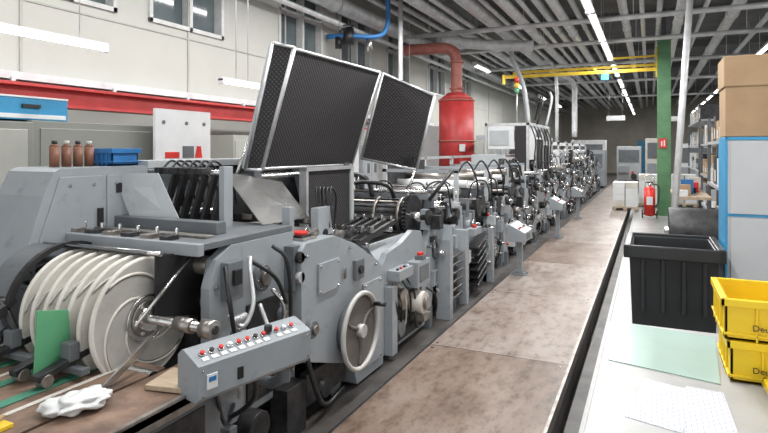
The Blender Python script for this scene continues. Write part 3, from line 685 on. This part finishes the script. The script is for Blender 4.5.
def tote(name,x0,x1,y0,y1,z0,z1,k,parent=None,t=.012,ribs=True):
    b=B(name); b.bx(x0,x1,y0,y1,z0,z0+t,k)
    b.bx(x0,x0+t,y0,y1,z0,z1,k); b.bx(x1-t,x1,y0,y1,z0,z1,k); b.bx(x0,x1,y0,y0+t,z0,z1,k); b.bx(x0,x1,y1-t,y1,z0,z1,k)
    r=.014
    for (a,c,d,e) in((x0-r,x0,y0-r,y1+r),(x1,x1+r,y0-r,y1+r),(x0-r,x1+r,y0-r,y0),(x0-r,x1+r,y1,y1+r)):
        b.bx(a,c,d,e,z1-.03,z1,k)
        b.bx(a+.004*(a==x0-r),c,d+.004,e,z0+.02,z0+.03,k)
    if ribs:
        n=5
        for i in range(1,n):
            xx=x0+(x1-x0)*i/n; b.bx(xx-.004,xx+.004,y0-.01,y0,z0,z1-.02,k)
            yy=y0+(y1-y0)*i/n; b.bx(x0-.01,x0,yy-.004,yy+.004,z0,z1-.02,k)
    return b.done(parent,.002)
tote('blue_parts_bin',-3.2,-3.0,2.47,2.67,1.602,1.71,'blue')
tote('orange_crate',-3.9,-3.5,4.9,5.3,1.42,1.72,'orange')
b=B('crate_stand'); b.bx(-3.95,-3.45,4.7,5.5,1.35,1.415,'grey3')
for x in(-3.93,-3.5):
    for y in(4.72,5.45): b.bx(x,x+.04,y,y+.04,0,1.35,'grey3')
b.done()
b=B('notice_board'); b.bx(-4.3,-4.27,4.0,4.75,1.45,2.1,'white'); b.bx(-4.27,-4.262,4.12,4.3,1.62,1.68,'red'); b.bx(-4.27,-4.262,4.35,4.5,1.62,1.74,'grey2'); b.prism([(4.52,1.62),(4.62,1.62),(4.60,1.74),(4.55,1.74)],'X',-4.27,-4.262,'red')
for y in(4.1,4.4,4.65): b.cyl((-4.27,y,1.97),(-4.262,y,1.97),.02,'grey2',10)
for y in(4.05,4.65): b.bx(-4.34,-4.3,y,y+.05,0,2.1,'grey2')
b.done()
for (y0,y1,x0,x1,h,k) in[(6,7.6,-5.6,-5.0,1.9,'beigel'),(8,9.4,-5.5,-4.9,2.0,'white'),(9.6,10.2,-5.5,-4.9,1.8,'grey3'),(13.6,15,-5.5,-4.7,2.3,'white'),(16,18,-5.5,-4.6,2.0,'beigel'),(19,23,-5.4,-4.6,2.2,'grey3')]:
    b=B('control_cabinet'); b.bx(x0,x1,y0,y1,0.08,h,k); b.bx(x0+.05,x1-.05,y0+.05,y1-.05,0,.08,'black')
    n=2
    for i in range(n):
        a=y0+(y1-y0)*i/n+.03; c=y0+(y1-y0)*(i+1)/n-.03; b.bx(x1,x1+.012,a,c,.15,h-.08,k); b.bx(x1+.012,x1+.03,c-.06,c-.04,h*.5,h*.5+.15,'black'); b.bx(x1+.012,x1+.016,a+.1,a+.2,h*.7,h*.8,'grey2')
    b.done(bevel=.006)

# red dust separator & duct
b=B('red_dust_separator'); cx,cy2=-4.0,12.5
b.cyl((cx,cy2,.9),(cx,cy2,2.85),.40,'redp',36); b.cyl((cx,cy2,.45),(cx,cy2,.9),.15,'redp',36,r2=.40); b.cyl((cx,cy2,2.85),(cx,cy2,3.0),.40,'redp',36,r2=.2)
for z in(.95,1.9,2.82): b.torus((cx,cy2,z),'Z',.405,.02,'rust',36,8)
for a in range(3): 
    t=a*2.09+.4; b.cyl((cx+.40*math.cos(t),cy2+.40*math.sin(t),0),(cx+.38*math.cos(t),cy2+.38*math.sin(t),1.2),.03,'grey2',10)
b.cyl((cx,cy2,.2),(cx,cy2,.46),.2,'dark',24)
b.tube([(cx,cy2,2.95),(cx,cy2,3.4),(cx,cy2,3.72),(cx-.08,cy2,3.95),(cx-.35,cy2,4.05),(cx-.8,cy2,4.06),(cx-1.4,cy2,4.08)],.13,'rust',18)
for z in(3.1,3.7): b.torus((cx,cy2,z),'Z',.14,.025,'rust',28,8)
b.box((cx+.25,cy2-.36,1.75),(.12,.05,.16),'white')
b.tube([(cx+.2,cy2-.3,1.4),(cx+.45,cy2-.5,1.4),(cx+.6,cy2-.6,1.2),(cx+.62,cy2-.6,.6)],.05,'galv',12)
b.done()
b=B('pipe_post'); b.cyl((-4.7,10.9,0),(-4.7,10.9,CZ),.05,'galv',14); b.bx(-4.85,-4.55,10.75,11.05,0.001,.03,'galv'); b.done()
b=B('blue_air_line'); b.tube([(-4.9,10.7,4.7),(-4.9,10.7,4.35),(-4.95,10.6,4.1),(-5.1,10.4,4.0),(-5.5,10.1,4.0),(-5.94,10.0,4.0)],.05,'blue',12); b.cyl((-4.9,10.7,4.6),(-4.9,10.7,5.3),.05,'blue',12)
b.cyl((-5.5,10.1,3.82),(-5.5,10.1,4.15),.11,'black',20); b.torus((-5.5,10.1,4.2),'Z',.1,.015,'black',24,6); b.cyl((-5.15,10.35,3.7),(-5.15,10.35,3.95),.06,'steel',16); b.cyl((-5.7,10.05,3.75),(-5.7,10.05,3.98),.07,'dark',16)
b.done()

# ---------------------------------------------------------------- green column & yellow crane
b=B('green_steel_column'); x,y=.34,16.6
b.bx(x-.16,x+.16,y-.16,y-.13,0,4.6,'green'); b.bx(x-.16,x+.16,y+.13,y+.16,0,4.6,'green'); b.bx(x-.02,x+.02,y-.13,y+.13,0,4.6,'green'); b.bx(x-.22,x+.22,y-.22,y+.22,0.001,.03,'green'); b.bx(x-.2,x+.2,y-.2,y+.2,4.6,4.63,'green')
b.bx(x-.05,x+.05,y-.05,y+.05,4.63,CZ,'grey2')
b.done(bevel=.005)
b=B('yellow_jib_crane'); 
b.bx(-3.9,x-.16,y-.03,y+.03,3.78,3.87,'yellow')
b.bx(-3.9,-3.82,y-.04,y+.04,3.62,3.9,'yellow')
b.bx(-3.6,x-.16,y+.5,y+.56,3.98,4.05,'yellow'); b.bx(-3.6,-3.5,y,y+.53,3.88,3.97,'yellow')
b.bx(-.9,x-.16,y-.02,y+.02,4.15,4.2,'yellow')
for xx in(-2.6,-1.4,-.4): b.bx(xx,xx+.05,y,y+.53,3.9,3.96,'yellow')
b.bx(x-.2,x-.16,y-.1,y+.1,3.6,4.4,'yellow'); b.bx(-1.2,-1.0,y-.08,y+.08,3.6,3.76,'bluel'); b.cyl((-1.08,y,3.6),(-1.08,y,3.1),.01,'black',6)
b.done()
b=B('wheeled_fire_extinguisher'); x,y=.0,15.6
b.cyl((x,y,.12),(x,y,.72),.13,'red',24); b.ball((x,y,.72),.13,'red',(1,1,.6)); b.ball((x,y,.12),.13,'red',(1,1,.5)); b.cyl((x,y,.78),(x,y,.88),.03,'steel',12); b.bx(x-.08,x+.08,y-.01,y+.02,.88,.91,'black')
b.tube([(x+.05,y,.86),(x+.2,y-.02,.8),(x+.19,y-.03,.4),(x+.1,y-.1,.3)],.016,'black',8); b.bx(x-.07,x+.07,y-.14,y-.125,.35,.55,'white')
for s in(-1,1): b.cyl((x+s*.15,y+.1,.1),(x+s*.18,y+.1,.1),.1,'black',20)
b.cyl((x-.15,y+.1,.1),(x+.15,y+.1,.1),.015,'steel',8); b.tube([(x-.12,y+.1,.1),(x-.1,y+.15,.9),(x-.08,y+.2,1.05),(x+.08,y+.2,1.05),(x+.1,y+.15,.9),(x+.12,y+.1,.1)],.012,'steel',6)
b.done()
b=B('fire_extinguisher_sign'); b.bx(.22,.40,16.41,16.43,1.75,2.0,'red'); b.bx(.27,.30,16.405,16.41,1.8,1.93,'white'); b.bx(.33,.36,16.405,16.41,1.8,1.95,'white'); b.done()

# ---------------------------------------------------------------- right side
b=B('packing_table'); b.bx(-.2,1.3,.9,3.4,.715,.75,'table'); b.bx(-.2,-.185,.9,3.4,.68,.716,'worn'); b.bx(-.15,1.25,.95,3.35,.64,.715,'tabled')
for x in(-.12,1.2):
    for y in(1.0,3.28): b.bx(x-.03,x+.03,y-.03,y+.03,0,.64,'tabled')
b.done(bevel=.003)
b=B('cutting_mat'); b.prism([(-.17,2.76),(.26,2.66),(.30,3.32),(-.14,3.38)],'Z',.7505,.755,'matg'); b.done()
b=B('printed_list'); b.prism([(-.08,2.20),(.10,2.15),(.16,2.55),(-.02,2.60)],'Z',.7505,.752,'print'); b.prism([(.105,2.14),(.27,2.16),(.26,2.57),(.13,2.58)],'Z',.7522,.7545,'print'); b.done()
def crate_text(o,txt,x,y,z,size):
    cu=bpy.data.curves.new('crate_lettering','FONT'); cu.body=txt; cu.size=size; cu.extrude=.0008; cu.materials.append(M['black'])
    t=bpy.data.objects.new('crate_lettering',cu); scene.collection.objects.link(t); t.rotation_euler=(math.radians(90),0,0); t.parent=o; t.location=Vector((x,y,z))-o.location
o=tote('yellow_postal_crate',.30,.86,2.72,3.12,.752,.92,'crate'); crate_text(o,'Deutra Paket',.375,2.706,.80,.035)
o=tote('yellow_postal_crate',.28,.84,2.72,3.14,.922,1.09,'crate'); crate_text(o,'Deutra Paket',.375,2.706,.97,.035)
tote('yellow_postal_crate',.42,.98,2.24,2.66,.752,.80,'crate')

# open wheeled bin
b=B('wheeled_waste_bin'); bxx,byy=.15,4.80
def ring(cx_,cy_,z,w,d): return [Vector((cx_-w/2,cy_-d/2,z)),Vector((cx_+w/2,cy_-d/2,z)),Vector((cx_+w/2,cy_+d/2,z)),Vector((cx_-w/2,cy_+d/2,z))]
o1=ring(bxx,byy,.06,.50,.54); o2=ring(bxx,byy,1.0,.57,.68); i1=ring(bxx,byy,.10,.45,.5); i2=ring(bxx,byy,1.0,.52,.63)
b.add(o1+o2+i1+i2,[(3,2,1,0)]+[(i,(i+1)%4,4+(i+1)%4,4+i) for i in range(4)]+[(8+i,12+i,12+(i+1)%4,8+(i+1)%4) for i in range(4)]+[(8,9,10,11)]+[(4+i,4+(i+1)%4,12+(i+1)%4,12+i) for i in range(4)],'blackr')
for (a,c,d,e) in((-.32,-.27,-.37,.37),(.27,.32,-.37,.37),(-.32,.32,-.37,-.33),(-.32,.32,.33,.37)): b.bx(bxx+a,bxx+c,byy+d,byy+e,.93,1.02,'blackr')
for i in range(4): b.bx(bxx-.21+.13*i,bxx-.18+.13*i,byy-.345,byy-.31,.55,.93,'blackr')
b.box((bxx,byy+.43,.68),(.56,.03,.62),'blackr',(-8,0,0)); b.cyl((bxx-.25,byy+.42,.98),(bxx+.25,byy+.42,.98),.02,'blackr',10)
for s in(-1,1): b.cyl((bxx+s*.2,byy+.27,.1),(bxx+s*.26,byy+.27,.1),.1,'black',22); b.bx(bxx+s*.2-.02,bxx+s*.2+.02,byy+.36,byy+.44,.93,.99,'blackr')
b.bx(bxx-.2,bxx+.2,byy-.2,byy-.14,0,.1,'blackr')
b.done(bevel=.008)

b=B('drawer_cabinet'); x0,x1,y0,y1=.49,1.25,4.7,5.12
b.bx(x0,x1,y0,y1,0,1.79,'drawer'); b.bx(x0-.004,x0+.012,y0-.004,y1,0,1.792,'bluel'); b.bx(x0,x1,y0-.004,y0,1.775,1.792,'bluel')
for z0,z1 in[(.04,.66),(.70,1.22),(1.25,1.76)]:
    b.bx(x0+.03,x1-.03,y0-.015,y0,z0,z1,'drawer'); b.bx(x0+.3,x0+.45,y0-.03,y0-.015,z1-.1,z1-.08,'grey2'); b.bx(x0+.01,x1,y0-.008,y0,z1+.01,z1+.03,'bluel')
b.done(bevel=.004)
b=B('cardboard_box'); b.bx(.49,1.1,4.72,5.1,1.795,2.17,'card'); b.bx(.48,1.11,4.71,5.11,2.15,2.37,'card'); b.bx(.78,.82,4.705,5.115,2.1,2.374,'wood'); b.done(bevel=.006)
b=B('roll_trolley'); b.bx(.15,1.1,6.8,7.8,.48,.54,'grey2'); b.cyl((.19,7.1,.80),(1.0,7.1,.80),.26,'dark',30); b.cyl((.15,7.1,.80),(1.05,7.1,.80),.05,'steel',16); b.cyl((.2,7.58,.71),(1.0,7.58,.71),.17,'grey2',30)
for x in(.17,1.03):
    for y in(6.82,7.73): b.bx(x,x+.05,y,y+.05,.08,.48,'grey2'); b.cyl((x,y,.05),(x+.04,y,.05),.05,'black',12)
b.done(bevel=.004)
b=B('leaning_steel_pole'); b.tube([(.30,9.9,0.002),(.60,10.0,4.55)],.05,'galv',12,smooth=False); b.done()
def rack(x0,x1,y0,y1,h,seed):
    R=random.Random(seed); b=B('storage_rack')
    for x in(x0,x1-.06):
        for y in(y0,y1-.06): b.bx(x,x+.06,y,y+.06,0,h,'grey2')
    z=.3
    while z<h:
        b.bx(x0,x1,y0,y1,z,z+.05,'grey3')
        y=y0+.1
        while y<y1-.4:
            w=R.uniform(.3,.6); hh=R.uniform(.2,.5); k=R.choice(['card','white','white','grey2','cream','grey3','dark','card']); b.bx(x0+.05,x1-R.uniform(.1,.3),y,min(y+w,y1),z+.05,z+.05+hh,k); b.bx(x0+.045,x0+.05,y+w*.3,y+w*.6,z+.1,z+.1+hh*.4,'white'); y+=w+.05
        z+=.75
    b.done()
rack(1.0,2.1,9,12.5,2.3,1); rack(1.2,2.2,13,17,2.2,2); rack(1.3,2.3,19,24,2.6,3)
b=B('work_bench'); b.bx(.38,.95,11,13,.85,.9,'wood')
for x in(.40,.88):
    for y in(11.05,12.9): b.bx(x,x+.05,y,y+.05,0,.85,'grey2')
for i in range(6): b.bx(.40+.06*i,.6+.06*i,11.1+.3*i,11.3+.3*i,.9,1.0+.08*(i%3),['white','card','blue','black','red','cream'][i])
b.done()
def pallet(x,y,n,k='white'):
    b=B('pallet_of_cartons')
    for i in range(4): b.bx(x,x+.66,y+.25*i,y+.25*i+.12,.08,.12,'wood')
    for i in range(3): b.bx(x+.28*i,x+.28*i+.1,y,y+.9,.022,.08,'wood')
    for j in range(n):
        for i in range(2):
            for l in range(2): b.bx(x+.01+.33*i,x+.32+.33*i,y+.01+.44*l,y+.43+.44*l,.12+.17*j,.285+.17*j,k if (j+i)%4 else 'cream')
    b.done(bevel=.004)
pallet(-.95,17.2,4); pallet(-.3,18.6,5); pallet(.6,19,5)
for x,y,w,h,k in[(-3.6,30,1.6,2.2,'white'),(-1.6,33,1.2,1.9,'grey3'),(-.2,32,1.0,2.3,'cream'),(1.2,30,1.4,2.0,'white'),(-3,27,1.2,1.7,'grey')]:
    b=B('packaging_unit'); b.bx(x,x+w,y,y+1.5,.1,h,k); b.bx(x+.1,x+w-.1,y-.03,y,h*.55,h*.9,'grey2'); b.bx(x+.1,x+w*.5,y-.3,y,.5,h*.45,'grey'); b.bx(x+.05,x+w-.05,y+.1,y+1.4,0.021,.1,'black'); b.cyl((x+w*.7,y-.2,.3),(x+w*.7,y,.3),.15,'dark',20); b.bx(x+w*.6,x+w*.7,y-.05,y,h*.2,h*.3,'red'); b.done(bevel=.01)
for x,y in[(-1.6,25),(.6,26.5)]:
    b=B('aisle_sign'); b.bx(x,x+.7,y,y+.02,2.9,3.1,'white'); b.cyl((x+.1,y,3.1),(x+.1,y,CZ),.006,'galv',6); b.cyl((x+.6,y,3.1),(x+.6,y,CZ),.006,'galv',6); b.done()
b=B('door_1'); b.bx(-.8,.6,44.9,44.999,0,2.4,'bluel'); b.bx(-.12,-.08,44.88,44.9,0,2.4,'black'); b.done()

# ---------------------------------------------------------------- world + camera
w=bpy.data.worlds.new('hall_ambient'); scene.world=w; w.use_nodes=True
w.node_tree.nodes['Background'].inputs[0].default_value=(.97,.985,1,1); w.node_tree.nodes['Background'].inputs[1].default_value=1.45
cam=bpy.data.cameras.new('camera'); cam.lens=26.7; cam.sensor_width=36; cam.shift_y=-66.5/768; cam.clip_end=200
co=bpy.data.objects.new('camera',cam); co.location=(0,0,1.7); co.rotation_euler=(math.radians(90),0,math.radians(25)); scene.collection.objects.link(co); scene.camera=co
